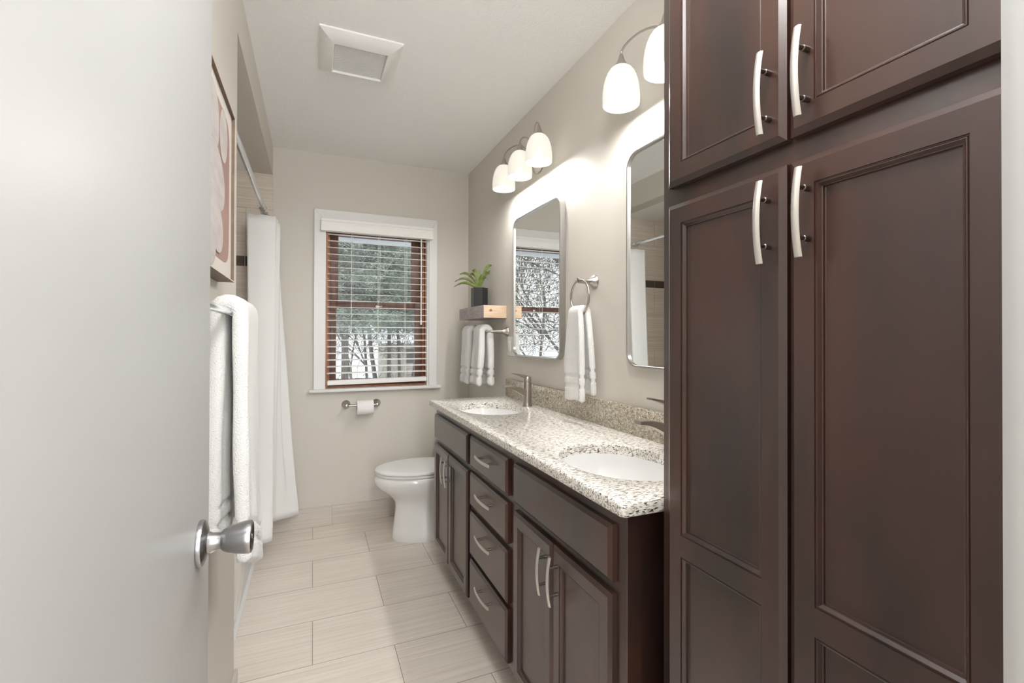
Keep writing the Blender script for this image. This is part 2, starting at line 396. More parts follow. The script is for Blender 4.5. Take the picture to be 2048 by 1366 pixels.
# ---------------------------------------------------------------- window
wr_ = root('window_1', (.42, YB, WZ0), kind='structure')
bm = bmesh.new()
for q in ([(.006, .893), (.077, .893), (.077, 1.985), (.006, 2.067)], [(.760, .893), (.817, .893), (.817, 2.067), (.760, 1.985)], [(.0065, 2.067), (.0775, 1.985), (.7595, 1.985), (.8165, 2.067)]):
    prism(bm, q, 'y', YB - .020, YB)
bmesh.ops.bevel(bm, geom=bm.edges[:], offset=.0012, segments=1, affect='EDGES')
mk('window_casing', bm, 'white', wr_)
mk('window_sill', B(-.020, .842, YB - .045, YB + .03, .873, .893, bev=.004), 'white', wr_)
bm = bmesh.new(); box(bm, .750, .760, YB - .005, YB + .045, .893, 1.99); mk('window_stop', bm, 'white', wr_)
bm = bmesh.new()
box(bm, .077, .092, YB, YB + .15, .893, 1.99); box(bm, .745, .760, YB + .045, YB + .15, .893, 1.99); box(bm, .077, .760, YB, YB + .15, 1.975, 2.0)
box(bm, .077, .760, YB + .03, YB + .15, .885, .905)
for q in (.098, .735):
    box(bm, q - .006, q + .006, YB + .06, YB + .15, .905, 1.975)
mk('window_jamb', bm, 'wjamb', wr_)
def sash(n, x0, x1, z0, z1, gx0, gx1, gz0, gz1, y):
    bm = bmesh.new()
    box(bm, x0, gx0, y, y + .03, z0, z1, bev=.002); box(bm, gx1, x1, y, y + .03, z0, z1, bev=.002)
    box(bm, gx0, gx1, y, y + .03, z0, gz0, bev=.002); box(bm, gx0, gx1, y, y + .03, gz1, z1, bev=.002)
    s = mk(n, bm, 'wsash', wr_)
    mk('glass_pane', B(gx0, gx1, y + .013, y + .017, gz0, gz1), 'glass', s)
sash('lower_sash', .098, .735, .905, 1.475, .146, .678, .946, 1.430, YB + .075)
sash('upper_sash', .098, .735, 1.44, 1.975, .160, .660, 1.476, 1.925, YB + .110)
bm = bmesh.new(); box(bm, .40, .45, YB + .066, YB + .076, 1.43, 1.46, bev=.003); mk('sash_lock', bm, 'darkmetal', wr_)

# blind
bl = root('venetian_blind', (.42, YB - .03, .92), 'white two inch venetian blind with open slats over the wooden window', 'blind')
y = YB - .075
bm = bmesh.new()
prism(bm, [(y + .055, 2.002), (y + .006, 2.002), (y, 1.996), (y + .002, 1.986), (y + .010, 1.978), (y + .010, 1.972), (y + .004, 1.968), (y + .004, 1.930), (y + .001, 1.926), (y + .001, 1.920), (y + .055, 1.920)], 'x', .046, .775)
mk('valance', bm, 'blind', bl, smooth=25)
bm = bmesh.new(); ZS = [1.912 - k * .0437 for k in range(22)]
for k, z in enumerate(ZS):
    prism(bm, [(YB - .021, z - .0035), (YB - .020, z - .0005), (YB + .004, z + .0025), (YB + .028, z + .0038), (YB + .028, z + .0008), (YB + .004, z - .0005)], 'x', .087, .744)
mk('slats', bm, 'blind', bl, smooth=None)
for x in (.238, .413, .595):
    bm = bmesh.new()
    for yy in (YB - .021, YB + .029): tube(bm, [(x, yy, 1.92), (x, yy, .935)], .0011, 6)
    tube(bm, [(x + .008, YB - .022, 1.92), (x + .008, YB - .022, 1.48)], .0009, 6)
    mk('ladder_cord', bm, 'blind', bl)
bm = bmesh.new()
L = loft(bm, [[(.090, YB - .022, .916), (.090, YB + .03, .916), (.090, YB + .03, .946), (.090, YB - .022, .946)], [(.744, YB - .022, .925), (.744, YB + .03, .925), (.744, YB + .03, .954), (.744, YB - .022, .954)]])
bmesh.ops.bevel(bm, geom=bm.edges[:], offset=.003, segments=2, affect='EDGES')
mk('bottom_rail', bm, 'blind', bl)
bm = bmesh.new(); tube(bm, [(.7, YB - .035, 1.94), (.7, YB - .034, 1.35)], .0045, 8); tube(bm, [(.7, YB - .034, 1.352), (.7, YB - .034, 1.32)], .0058, 8)
mk('tilt_wand', bm, 'blind', bl)

# ---------------------------------------------------------------- ceiling vent
cv = root('exhaust_fan', (.176, 2.11, ZC), 'square white ceiling exhaust fan cover with fine grille', 'ceiling fan vent')
def rect(x0, x1, y0, y1, z): return [(x0, y0, z), (x1, y0, z), (x1, y1, z), (x0, y1, z)]
vx0, vx1, vy0, vy1 = .018, .340, 1.950, 2.274
bm = bmesh.new()
prof = [(0, 0), (0, -.006), (.006, -.010), (.048, -.026), (.055, -.027), (.058, -.024), (.060, -.012)]
loft(bm, [rect(vx0 + i, vx1 - i, vy0 + i * 1.2, vy1 - i * .7, ZC + d) for i, d in prof], cap=False)
mk('vent_frame', bm, 'plastic', cv, smooth=25)
bm = bmesh.new(); box(bm, vx0 + .058, vx1 - .058, vy0 + .065, vy1 - .036, ZC - .014, ZC - .010, mi=1)
n = 28
for k in range(n):
    a = vy0 + .072 + (vy1 - .04 - vy0 - .072) * k / n
    box(bm, vx0 + .060, vx1 - .060, a, a + .0040, ZC - .0185, ZC - .013)
mk('vent_grille', bm, ['plastic', 'slot'], cv, smooth=None)

# ---------------------------------------------------------------- cabinet doors, handles
def panel_door(bm, y0, y1, z0, z1, xf, th, openings, mi=0, slab=False):
    """overlay door facing -x, front face at x=xf. openings: (ya,yb,za,zb) of the recessed panels"""
    ch = .009
    def R(y0, y1, z0, z1, x): return [(x, y0, z0), (x, y1, z0), (x, y1, z1), (x, y0, z1)]
    rings = [(0, th), (0, .0065), (ch, .0008), (ch + .001, 0)]
    L = loft(bm, [R(y0 + i, y1 - i, z0 + i, z1 - i, xf + d) for i, d in rings], cap=False, mi=mi)
    bm.faces.new(L[0])
    i = ch + .001; Y0, Y1, Z0, Z1 = y0 + i, y1 - i, z0 + i, z1 - i
    if slab or not openings:
        bm.faces.new(L[-1]); return
    def quad(a, b, c, d):
        if b - a > 1e-5 and d - c > 1e-5: bm.faces.new([bm.verts.new(p) for p in R(a, b, c, d, xf)])
    ops = sorted(openings, key=lambda o: o[2]); ya, yb = ops[0][0], ops[0][1]
    quad(Y0, ya, Z0, Z1); quad(yb, Y1, Z0, Z1)
    zc = Z0
    for o in ops: quad(ya, yb, zc, o[2]); zc = o[3]
    quad(ya, yb, zc, Z1)
    pr = [(0, 0), (.0004, .0022), (.0016, .0024), (.0028, .0012), (.0040, .0012), (.0075, .0060), (.0088, .0064), (.0096, .0100), (.0110, .0105)]
    for a, b, c, d in ops:
        L = loft(bm, [R(a + i, b - i, c + i, d - i, xf + dd) for i, dd in pr], cap=False, mi=mi); bm.faces.new(L[-1])
def pull(bm, c, length, spacing, vertical, proj=.030, wid=.0125):
    """bow-shaped bar pull in front of x=c[0]; material 0 bar, 1 posts"""
    x, y, z = c; N = 16; R = []
    for k in range(N + 1):
        t = -1 + 2 * k / N
        bx = x - proj + .0075 * t * t; s = t * length / 2
        w = wid / 2; th = .0028
        ring = []
        for a, b in ((-w, 0), (-w * .6, -th), (0, -th * 1.35), (w * .6, -th), (w, 0), (w * .75, th * .8), (-w * .75, th * .8)):
            ring.append((bx + b, y + a, z + s) if vertical else (bx + b, y + s, z + a))
        R.append(ring)
    loft(bm, R)
    for s in (-spacing / 2, spacing / 2):
        p = (x, y, z + s) if vertical else (x, y + s, z)
        lathe(bm, [(.0046, 0), (.0046, .012), (.0036, .013), (.0036, proj - .004)], p, '-x', 12, mi=1)
def cab_door(rt, name, y0, y1, z0, z1, xf, openings, hy=None, hz=None, lab=None, hl=.131, hs=.074, vertical=True, th=.0195, slab=False):
    bm = bmesh.new(); panel_door(bm, y0, y1, z0, z1, xf, th, openings, slab=slab)
    d = mk(name, bm, 'wood', rt, smooth=14)
    if hy is not None:
        bm = bmesh.new(); pull(bm, (xf, hy, hz), hl, hs, vertical); mk('handle', bm, ['pull', 'darkmetal'], d)
    return d

# tall linen cabinet
tc_ = root('linen_cabinet', (.85, .515, 0), 'tall dark espresso linen cabinet with four framed doors at right', 'cabinet')
bm = bmesh.new(); box(bm, .691, XR - .002, .222, .803, .1, 2.40, bev=.001); box(bm, .74, XR - .002, .222, .803, 0, .1)
mk('cabinet_body', bm, 'wood', tc_, smooth=30)
XT = .671; s = .041
def op(y0, y1, z0, z1, mid=None):
    if mid: return [(y0 + s, y1 - s, z0 + s, mid[0]), (y0 + s, y1 - s, mid[1], z1 - s)]
    return [(y0 + s, y1 - s, z0 + s, z1 - s)]
LD = (.508, .772); RD = (.243, .502)
cab_door(tc_, 'door', *LD, 1.543, 2.34, XT, op(*LD, 1.543, 2.34), .533, 1.621)
cab_door(tc_, 'door', *RD, 1.543, 2.34, XT, op(*RD, 1.543, 2.34), .470, 1.624)
cab_door(tc_, 'door', *LD, .125, 1.505, XT, op(*LD, .125, 1.505, (.803, .845)), .534, 1.4175)
cab_door(tc_, 'door', *RD, .125, 1.505, XT, op(*RD, .125, 1.505, (.803, .845)), .469, 1.4185)

# double vanity
va = root('bathroom_vanity', (.84, 1.70, 0), 'long dark espresso double vanity base under the granite counter', 'vanity cabinet')
bm = bmesh.new(); box(bm, .627, .647, .845, 2.545, .105, .862, bev=.001); box(bm, .69, XR - .002, .86, 2.545, 0, .105)
box(bm, .647, XR - .002, .845, .863, .105, .862); box(bm, .647, XR - .002, 2.527, 2.545, .105, .862); box(bm, .647, XR - .002, .863, 2.527, .105, .123); box(bm, XR - .010, XR - .002, .863, 2.527, .123, .862)
# framed end panel
box(bm, .627, .665, .8415, .845, .105, .862); box(bm, .665, .95, .8415, .845, .80, .862); box(bm, .665, .95, .8415, .845, .105, .165)
mk('vanity_body', bm, 'wood', va, smooth=30)
XV = .607
for (a, b) in ((1.930, 2.515), (.878, 1.430)):
    cab_door(va, 'false_front', a, b, .693, .822, XV, None, slab=True)
for y0, y1, hy in ((2.231, 2.515, 2.264), (1.930, 2.2275, 2.196), (1.157, 1.430, 1.185), (.878, 1.1535, 1.122)):
    cab_door(va, 'door', y0, y1, .125, .667, XV, [(y0 + s, y1 - s, .125 + s, .667 - s)], hy, .584)
for z0, z1, hz in ((.695, .822, .770), (.533, .672, .618), (.330, .510, .458), (.128, .312, .258)):
    cab_door(va, 'drawer', 1.485, 1.892, z0, z1, XV, None, 1.676, hz, hl=.155, hs=.096, vertical=False, slab=True)

# granite counter with two oval cut-outs
XC, ZT = .5854, .893
SK = [(.790, 2.135), (.790, 1.105)]; SA, SB = .152, .200
def ell(c, a, b, z, n=56): return [(c[0] + a * math.cos(2 * PI * k / n), c[1] + b * math.sin(2 * PI * k / n), z) for k in range(n)]
bm = bmesh.new()
def outl(i, z):
    x0, x1, y0, y1 = XC + i, XR - .001 - (0 if i < 0 else 0), .8044 + i, 2.548 - i; r = .012
    P = [(x1, y0, z)]
    P += [(x1, y1, z)]
    for k in range(7): a = PI / 2 + k / 6 * PI / 2; P.append((x0 + r + r * math.cos(a), y1 - r + r * math.sin(a), z))
    for k in range(7): a = PI + k / 6 * PI / 2; P.append((x0 + r + r * math.cos(a), y0 + r + r * math.sin(a), z))
    return P
def vloop(P): return [bm.verts.new(p) for p in P]
def strip(a, b):
    n = len(a)
    for i in range(n): bm.faces.new((a[i], a[(i + 1) % n], b[(i + 1) % n], b[i]))
prof = [(.006, ZT), (.0025, ZT - .0012), (.0007, ZT - .0035), (0, ZT - .007), (0, ZT - .024), (.002, ZT - .0285), (.006, ZT - .031)]
OL = [vloop(outl(i, z)) for i, z in prof]
for a, b in zip(OL, OL[1:]): strip(a, b)
tops = [OL[0]]; bots = [OL[-1]]
for c in SK:
    HL = [vloop(ell(c, SA + i, SB + i, z)) for i, z in ((.003, ZT), (.0008, ZT - .001), (0, ZT - .003), (0, ZT - .031))]
    for a, b in zip(HL, HL[1:]): strip(a, b)
    tops.append(HL[0]); bots.append(HL[-1])
for loops in (tops, bots):
    es = []
    for lp in loops:
        for i in range(len(lp)):
            e = bm.edges.get((lp[i], lp[(i + 1) % len(lp)])); es.append(e)
    bmesh.ops.triangle_fill(bm, use_beauty=True, use_dissolve=False, edges=es)
tag(mk('countertop', bm, 'granite', None, (.8, 1.68, ZT), smooth=35), 'speckled cream and black granite countertop with two oval sink cut-outs', 'countertop')
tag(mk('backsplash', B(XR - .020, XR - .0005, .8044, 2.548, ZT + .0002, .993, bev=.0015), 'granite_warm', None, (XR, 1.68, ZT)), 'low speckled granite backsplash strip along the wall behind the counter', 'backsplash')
for c, lb in zip(SK, ('white oval undermount sink at the window end of the counter', 'white oval undermount sink at the near end beside the tall cabinet')):
    rt = root('sink_basin', (c[0], c[1], ZT - .18), lb, 'sink', 'undermount sinks')
    bm = bmesh.new(); R = []
    for k in range(15):
        t = k / 14; z = ZT - .0315 - .135 * (math.sin(t * PI / 2)) ** 1.0; f = math.cos(t * PI / 2) ** .55 if t < 1 else 0
        f = max(f, .13); R.append(ell(c, (SA + .006) * f, (SB + .006) * f, z))
    R = [ell(c, SA + .025, SB + .025, ZT - .0315), ell(c, SA + .006, SB + .006, ZT - .0315)] + R[1:]
    loft(bm, R, cap=False); b_ = mk('bowl', bm, 'porcelain', rt, smooth=60)
    sm = b_.modifiers.new('thick', 'SOLIDIFY'); sm.thickness = .008; sm.offset = 1
    bm = bmesh.new(); lathe(bm, [(.0, .004), (.018, .004), (.024, .002), (.026, 0), (.0, -.001)], (c[0], c[1], ZT - .1655), 'z', 24); mk('drain', bm, 'chrome', rt)

# faucets
def faucet(yc):
    rt = root('faucet', (.985, yc, ZT))
    bm = bmesh.new(); c = (.985, yc, ZT)
    lathe(bm, [(0, 0), (.0250, 0), (.0250, .003), (.0215, .012), (.0205, .03), (.0200, .118), (.0195, .120), (0, .120)], c, 'z', 32)
    mk('faucet_body', bm, 'nickel', rt)
    bm = bmesh.new(); R = []
    for k in range(15):
        t = k / 14; x = .985 - .128 * t; zt = ZT + .078 + .027 * math.sin(min(1, t * 1.15) * PI / 2); th = .032 * (1 - t) ** 1.4 + .010; w = .0165 - .001 * t
        R.append([(x, yc - w, zt - th), (x, yc + w, zt - th), (x, yc + w, zt - .002), (x, yc + w - .003, zt), (x, yc - w + .003, zt), (x, yc - w, zt - .002)])
    loft(bm, R); mk('spout', bm, 'nickel', rt, smooth=30)
    bm = bmesh.new()
    lathe(bm, [(0, .1215), (.0195, .1215), (.0195, .143), (.0175, .147), (0, .148)], c, 'z', 32)
    R = []
    for k in range(13):
        t = k / 12; x = .985 + .012 - .098 * t; zt = ZT + .146 + .022 * t ** .7; th = .020 * (1 - t) ** 1.6 + .0055; w = .0165 - .004 * t
        R.append([(x, yc - w, zt - th), (x, yc + w, zt - th), (x, yc + w, zt - .001), (x, yc + w - .002, zt), (x, yc - w + .002, zt), (x, yc - w, zt - .001)])
    loft(bm, R)
    mk('lever_handle', bm, 'nickel', rt, smooth=30)
    return rt
f1 = faucet(2.135)
tag(f1, 'brushed nickel single lever faucet at the sink nearer the window', 'faucet', 'counter faucets')
f2 = copy_tree(f1, (0, 1.105 - 2.135, 0)); tag(f2, 'brushed nickel single lever faucet partly hidden by the tall cabinet', 'faucet', 'counter faucets')

# ---------------------------------------------------------------- mirrors
def rrect(y0, y1, z0, z1, r, x, n=8):
    P = []
    for cyy, czz, a0 in ((y1 - r, z1 - r, 0), (y0 + r, z1 - r, PI / 2), (y0 + r, z0 + r, PI), (y1 - r, z0 + r, 3 * PI / 2)):
        for k in range(n + 1): a = a0 + k / n * PI / 2; P.append((x, cyy + r * math.cos(a), czz + r * math.sin(a)))
    return P
mr = root('wall_mirror', (XR, 2.147, 1.5), 'tall rounded steel framed mirror reflecting the window', 'mirror', 'pair of vanity mirrors')
y0, y1, z0, z1 = 1.876, 2.420, 1.133, 1.883
bm = bmesh.new()
loft(bm, [rrect(y0 + i, y1 - i, z0 + i, z1 - i, .052 - i, x) for i, x in ((0, XR - .001), (0, XR - .029), (.001, XR - .030), (.006, XR - .030), (.007, XR - .029), (.007, XR - .022))], cap=False)
mk('mirror_frame', bm, 'frame', mr, smooth=40)
bm = bmesh.new(); i = .0065; P = rrect(y0 + i, y1 - i, z0 + i, z1 - i, .052 - i, XR - .0225); Q = [(XR - .004, b, c) for a, b, c in P]
loft(bm, [P, Q]); mk('mirror_glass', bm, 'mirror', mr, smooth=None)
m2 = copy_tree(mr, (0, 1.115 - 2.147, 0)); tag(m2, 'tall rounded steel framed mirror cut off by the tall cabinet', 'mirror', 'pair of vanity mirrors')

# ---------------------------------------------------------------- vanity lights
def vanity_light(yc, zt, lab, hidden_far=False):
    rt = root('vanity_light', (XR, yc, zt - .04), lab, 'wall light', 'three-shade vanity lights')
    bm = bmesh.new()
    lathe(bm, [(0, 0), (.062, 0), (.064, .004), (.060, .010), (.040, .017), (.028, .020), (.022, .028), (0, .030)], (XR - .0005, yc, zt - .035), '-x', 40)
    mk('backplate', bm, 'nickel', rt)
    for sgn in (1, 0, -1):
        yl = yc + sgn * .214; xl = .950
        bm = bmesh.new()
        if sgn: P = [(xl, yl, zt + .038), (xl + .001, yl - .004 * sgn, zt + .052), (xl + .006, yl - .030 * sgn, zt + .068), (xl + .020, yl - .080 * sgn, zt + .076), (xl + .04, yl - .130 * sgn, zt + .066), (xl + .06, yl - .17 * sgn, zt + .03), (XR - .022, yl - .200 * sgn, zt - .03)]
        else: P = [(xl, yl, zt + .038), (xl + .002, yl, zt + .055), (xl + .018, yl, zt + .072), (xl + .042, yl, zt + .072), (xl + .06, yl, zt + .05), (xl + .072, yl, zt + .01), (XR - .022, yl, zt - .03)]
        tube(bm, cr(P, 30), .0038, 10); mk('arm', bm, 'nickel', rt)
        bm = bmesh.new(); lathe(bm, [(0, .040), (.006, .040), (.008, .034), (.012, .020), (.019, .008), (.027, .000), (.029, -.006), (0, -.007)], (xl, yl, zt), 'z', 28)
        mk('socket_cup', bm, 'nickel', rt)
        bm = bmesh.new()
        out = [(.026, -.002), (.036, -.010), (.045, -.023), (.052, -.040), (.0575, -.060), (.0605, -.082), (.0618, -.105), (.0612, -.124), (.0600, -.130)]
        inn = [(.0575, -.130), (.0588, -.105), (.0575, -.082), (.054, -.060), (.048, -.040), (.040, -.023), (.030, -.012), (.0, -.009)]
        lathe(bm, out, (xl, yl, zt), 'z', 40, cap=False)
        L = lathe(bm, [out[-1]] + inn, (xl, yl, zt), 'z', 40, mi=1, cap=False)
        sh = mk('lamp_shade', bm, ['opal', 'opal_in'], rt, smooth=60)
        bm = bmesh.new(); R = [(.0, -.012), (.012, -.014), (.013, -.035), (.019, -.05), (.0225, -.062), (.019, -.075), (.010, -.083), (0, -.085)]
        lathe(bm, R, (xl, yl, zt), 'z', 20); mk('bulb', bm, 'bulb', sh, smooth=60)
        lp = point('vanity_lamp_light', (xl, yl, zt - .108), LAMP_W, .028)
    return rt
vanity_light(2.155, 2.165, 'nickel three-shade vanity light above the mirror nearer the window')
vanity_light(1.100, 2.145, 'nickel three-shade vanity light partly cut off by the tall cabinet')

# ---------------------------------------------------------------- shelf, pot, plant
sx0, sy0, sy1, sz0, sz1 = .912, 2.585, 3.075, 1.348, 1.422
sh = root('floating_shelf', (XR, 2.83, sz0), 'thick wooden floating shelf with grey front and pale knotty end', 'shelf')
mk('shelf_board', B(sx0, XR - .0005, sy0 + .001, sy1, sz0, sz1, bev=.001), 'shelf_front', sh)
bm = bmesh.new(); box(bm, sx0 + .002, XR - .001, sy0 - .001, sy0 + .002, sz0 + .001, sz1 - .001); mk('pale_end', bm, 'shelf_end', sh)
bm = bmesh.new(); lathe(bm, [(0, 0), (.0085, 0), (.0085, .0006), (0, .0008)], (.956, sy0 - .001, 1.392), '-y', 20); mk('wood_knot', bm, 'knot', sh)
px0, px1, py0, py1, pz = .942, 1.036, 2.83, 2.925, sz1 + .0005
pt = root('plant_pot', ((px0 + px1) / 2, (py0 + py1) / 2, pz), 'black six-sided ceramic pot on the wooden shelf', 'plant pot')
bm = bmesh.new(); cxp, cyp = .989, 2.885
def hexa(r, z): return [(cxp + r * math.cos(PI / 3 * k + .55), cyp + r * math.sin(PI / 3 * k + .55), z) for k in range(6)]
loft(bm, [hexa(.050, pz), hexa(.055, pz + .002), hexa(.055, pz + .128), hexa(.049, pz + .128), hexa(.047, pz + .11)])
mk('pot_body', bm, 'pot', pt, smooth=20)
bm = bmesh.new(); lathe(bm, [(0, .112), (.044, .112), (.040, .116), (0, .118)], (cxp, cyp, pz), 'z', 16); mk('soil', bm, 'bark', pt)
pl = root('succulent_plant', (cxp, cyp, pz + .117), 'green aloe-like artificial plant with drooping spiky leaves in black pot', 'plant')
def leaf(dx, dy, rise, droop, w):
    """leaf from pot centre; (dx,dy) reach, rise height, droop at tip"""
    bm = bmesh.new(); N = 14; R = []; b0 = Vector((cxp, cyp, pz + .112)); d = Vector((dx, dy, 0)); dn = d.normalized() if d.length > 1e-4 else Vector((1, 0, 0)); sd = Vector((-dn.y, dn.x, 0)); sd.rotate(Matrix.Rotation(.85 if dx < 0 else -.85, 3, dn))
    for k in range(N + 1):
        t = k / N; p = b0 + d * (t ** 1.15) + Vector((0, 0, rise * math.sin(min(1, t * 1.15) * PI / 2) - droop * t ** 3))
        ww = w * (.55 + 1.2 * t) * (1 - t) ** .6 * 1.1 if t > .0 else w * .55; ww = max(ww, .0012)
        up = dn.cross(sd).normalized(); up = up if up.z > 0 else -up
        R.append([p - sd * ww, p - up * .004 * (1 - t) - sd * ww * .4, p - up * .005 * (1 - t), p + sd * ww * .4 - up * .004 * (1 - t), p + sd * ww, p + up * (.001) + sd * ww * .3, p - sd * ww * .3 + up * .001])
    L = loft(bm, R)
    for f in bm.faces:
        if (f.calc_center_median() - b0).dot(dn) > d.length * .93: f.material_index = 1
    mk('leaf', bm, ['leaf', 'leaf_tip'], pl, smooth=70)
for a in ((-.180, -.03, .062, .050, .013), (-.160, .02, .095, .045, .013), (-.125, .03, .122, .020, .014), (-.065, -.05, .130, .01, .017), (.085, -.02, .125, .0, .017), (-.055, .03, .115, .010, .015), (.012, .035, .135, 0, .013),
          (.062, -.06, .160, .0, .019), (.042, -.07, .13, .03, .016), (.055, .05, .135, .03, .015), (.020, -.10, .10, .04, .014), (-.01, -.065, .10, .01, .016), (-.02, .01, .12, 0, .016), (.0, .09, .10, .03, .014)):
    leaf(*a)
bm = bmesh.new(); lathe(bm, [(.012, 0), (.016, .008), (.017, .022), (.010, .03), (0, .03)], (cxp, cyp, pz + .112), 'z', 12); mk('stem', bm, 'leaf', pl)

# ---------------------------------------------------------------- towels
def towel(name, bar, y0, y1, zf, zb, hf, hb, gapf, gapb, lab, grp=None, flare=.0, seed=1, slant=0., rb=.006, bands=True, pinch=0., leanf=0., curve=0.):
    """towel over a bar along y at bar=(x,z). front flap toward sign side (-x*sg)."""
    bx, bz, sg = bar; rnd = random.Random(seed); ph = [rnd.uniform(0, 6) for _ in range(6)]
    hm = max(hf, hb); r0 = rb + min(hf, hb) * .95
    def path(s, zfl, zbl):
        Lf = bz - zfl; Lb = bz - zbl; La = PI * r0; Lt = Lf + Lb + La; q = s * Lt
        if q < Lf:
            t = 1 - q / Lf  # 1 at bottom
            return (-(r0 + (gapf) * t ** .8 + flare * t * t), -Lf * t, t, 0, q, Lt)
        if q < Lf + La:
            a = (q - Lf) / La * PI; return (-r0 * math.cos(a), r0 * math.sin(a), 0, 1, q, Lt)
        t = (q - Lf - La) / Lb; return (r0 + gapb * t ** .8, -Lb * t, t, 2, q, Lt)
    def P(s, t):
        zz = zf + slant * (t - .5); w, dz, tt, side, q, Lt = path(s, zz, zb)
        wob = .004 * math.sin(9 * t + ph[0] + tt * 2.2) * tt + .003 * math.sin(17 * t + ph[1]) * tt
        yc = (y0 + y1) / 2; half = (y1 - y0) / 2
        half *= 1 - pinch * (1 - min(1, tt * 1.6)) ** 1.5
        yy = yc + (2 * t - 1) * half + .004 * math.sin(tt * 7 + ph[2]) * tt + curve * tt
        if side == 0: w -= leanf * tt
        return (bx + sg * (w + wob), yy, bz + dz + .003 * math.sin(6 * t + ph[3]) * tt)
    def h(s, t):
        zz = zf + slant * (t - .5); w, dz, tt, side, q, Lt = path(s, zz, zb)
        hh = hf if side == 0 else hb if side == 2 else (hf + hb) / 2
        if side == 1: f = (q - (bz - zz)) / (PI * r0); hh = hf * (1 - f) + hb * f
        de = min(q, Lt - q); dt = min(t, 1 - t) * (y1 - y0)
        rim = lambda d: math.sqrt(max(0, 1 - (1 - min(1, d / (hh * .9))) ** 2))
        k = rim(de) * rim(dt)
        if bands and side != 1:
            for b0, b1 in ((.052, .066), (.094, .104)):
                if b0 < de < b1: k *= .70
        return hh * k * (1 + .06 * math.sin(23 * q + ph[4]) * math.sin(9 * t + ph[5]))
    bm = bmesh.new(); sheet(bm, P, h, 150, 22)
    o = mk(name, bm, 'terry', None, (bx, (y0 + y1) / 2, bz), smooth=60)
    return tag(o, lab, 'towel', grp)

# right-hand short bar with two hand towels
def post(bm, c, reach, axis='-x', r=.027):
    lathe(bm, [(0, 0), (r, 0), (r, .004), (r * .85, .010), (r * .55, .022), (r * .40, .036), (r * .34, reach - .012), (r * .36, reach + .006), (0, reach + .008)], c, axis, 28)
tb = root('towel_bar', (XR, 2.83, 1.268), 'short nickel towel bar under the floating shelf holding two white towels', 'towel bar')
for yy in (2.568, 3.12):
    bm = bmesh.new(); post(bm, (XR - .0005, yy, 1.268), .098); mk('bar_post', bm, 'nickel', tb)
bm = bmesh.new(); tube(bm, [(.950, 2.560, 1.268), (.950, 3.128, 1.268)], .0065, 14); mk('bar', bm, 'nickel', tb)
towel('hand_towel', (.950, 1.268, 1), 2.625, 2.775, .947, .947, .020, .021, .004, .012, 'white folded hand towel on the short bar, nearer the mirror', 'white hand towels', seed=3, flare=.012, pinch=.14)
towel('hand_towel', (.950, 1.268, 1), 2.860, 3.010, .940, .940, .020, .020, .004, .006, 'white folded hand towel on the short bar, nearer the window wall', 'white hand towels', seed=8, flare=.010, pinch=.1)
# ring with towel
tr = root('towel_ring', (XR, 1.636, 1.46), 'round nickel towel ring between the two mirrors', 'towel ring')
bm = bmesh.new(); post(bm, (XR - .0005, 1.636, 1.462), .066, r=.029); box(bm, .974, .992, 1.629, 1.643, 1.453, 1.475, bev=.003); mk('ring_post', bm, 'nickel', tr)
bm = bmesh.new(); rc = Vector((.985, 1.636, 1.397)); RR = .069
rings = []
for k in range(48):
    a = 2 * PI * k / 48; d = Vector((0, math.sin(a), math.cos(a))); rings.append([rc + d * (RR + .0042 * math.cos(b)) + Vector((.0042 * math.sin(b), 0, 0)) for b in [2 * PI * j / 10 for j in range(10)]])
loft(bm, rings + [rings[0]], cap=False); bmesh.ops.remove_doubles(bm, verts=bm.verts, dist=1e-5)
mk('ring', bm, 'nickel', tr, smooth=80)
towel('hand_towel', (.985, 1.334, 1), 1.566, 1.712, .985, 1.008, .0125, .0125, .006, .008, 'white hand towel hanging through the nickel ring between the mirrors', 'white hand towels', seed=5, flare=.004, rb=.0055, pinch=.42)
# left wall bar with bath towel
lb = root('towel_bar', (XL, 1.35, 1.292), 'long chrome towel bar on the left wall below the picture', 'towel bar')
for yy in (.99, 1.745):
    bm = bmesh.new(); post(bm, (XL + .0005, yy, 1.292), .0585, 'x', .025); mk('bar_post', bm, 'chrome', lb)
bm = bmesh.new(); tube(bm, [(-.178, .985, 1.292), (-.178, 1.75, 1.292)], .0085, 16); mk('bar', bm, 'chrome', lb)
towel('bath_towel', (-.178, 1.292, -1), 1.235, 1.475, .665, .745, .016, .019, .004, .004, 'large white bath towel draped over the chrome bar on the left wall', 'white bath towel', seed=2, slant=-.10, rb=.0085, flare=.012)

# ---------------------------------------------------------------- outlet, tissue holder
sp = root('wall_plate', (XR, 2.50, 1.18), 'white double outlet plate on the wall below the far mirror corner', 'outlet')
mk('cover_plate', B(XR - .006, XR - .0003, 2.442, 2.560, 1.127, 1.238, bev=.003), 'plastic', sp)
for yy in (2.475, 2.527):
    mk('rocker', B(XR - .009, XR - .005, yy - .017, yy + .017, 1.150, 1.215, bev=.002), 'white', sp)
th = root('tissue_holder', (.303, YB, .787), 'nickel toilet paper holder on the wall under the window', 'paper holder')
for xx in (.207, .402):
    bm = bmesh.new(); lathe(bm, [(0, 0), (.027, 0), (.028, .004), (.024, .010), (.014, .020), (.011, .032), (.0105, .055), (.012, .062), (.012, .074), (.008, .079), (0, .080)], (xx, YB - .0005, .785), '-y', 28)
    mk('holder_post', bm, 'nickel', th)
bm = bmesh.new(); tube(bm, [(.207, YB - .068, .783), (.402, YB - .068, .783)], .0065, 12); mk('holder_bar', bm, 'nickel', th)
tp = root('toilet_paper_roll', (.322, YB - .068, .768), 'white toilet paper roll on the nickel holder under the window', 'toilet paper')
bm = bmesh.new()
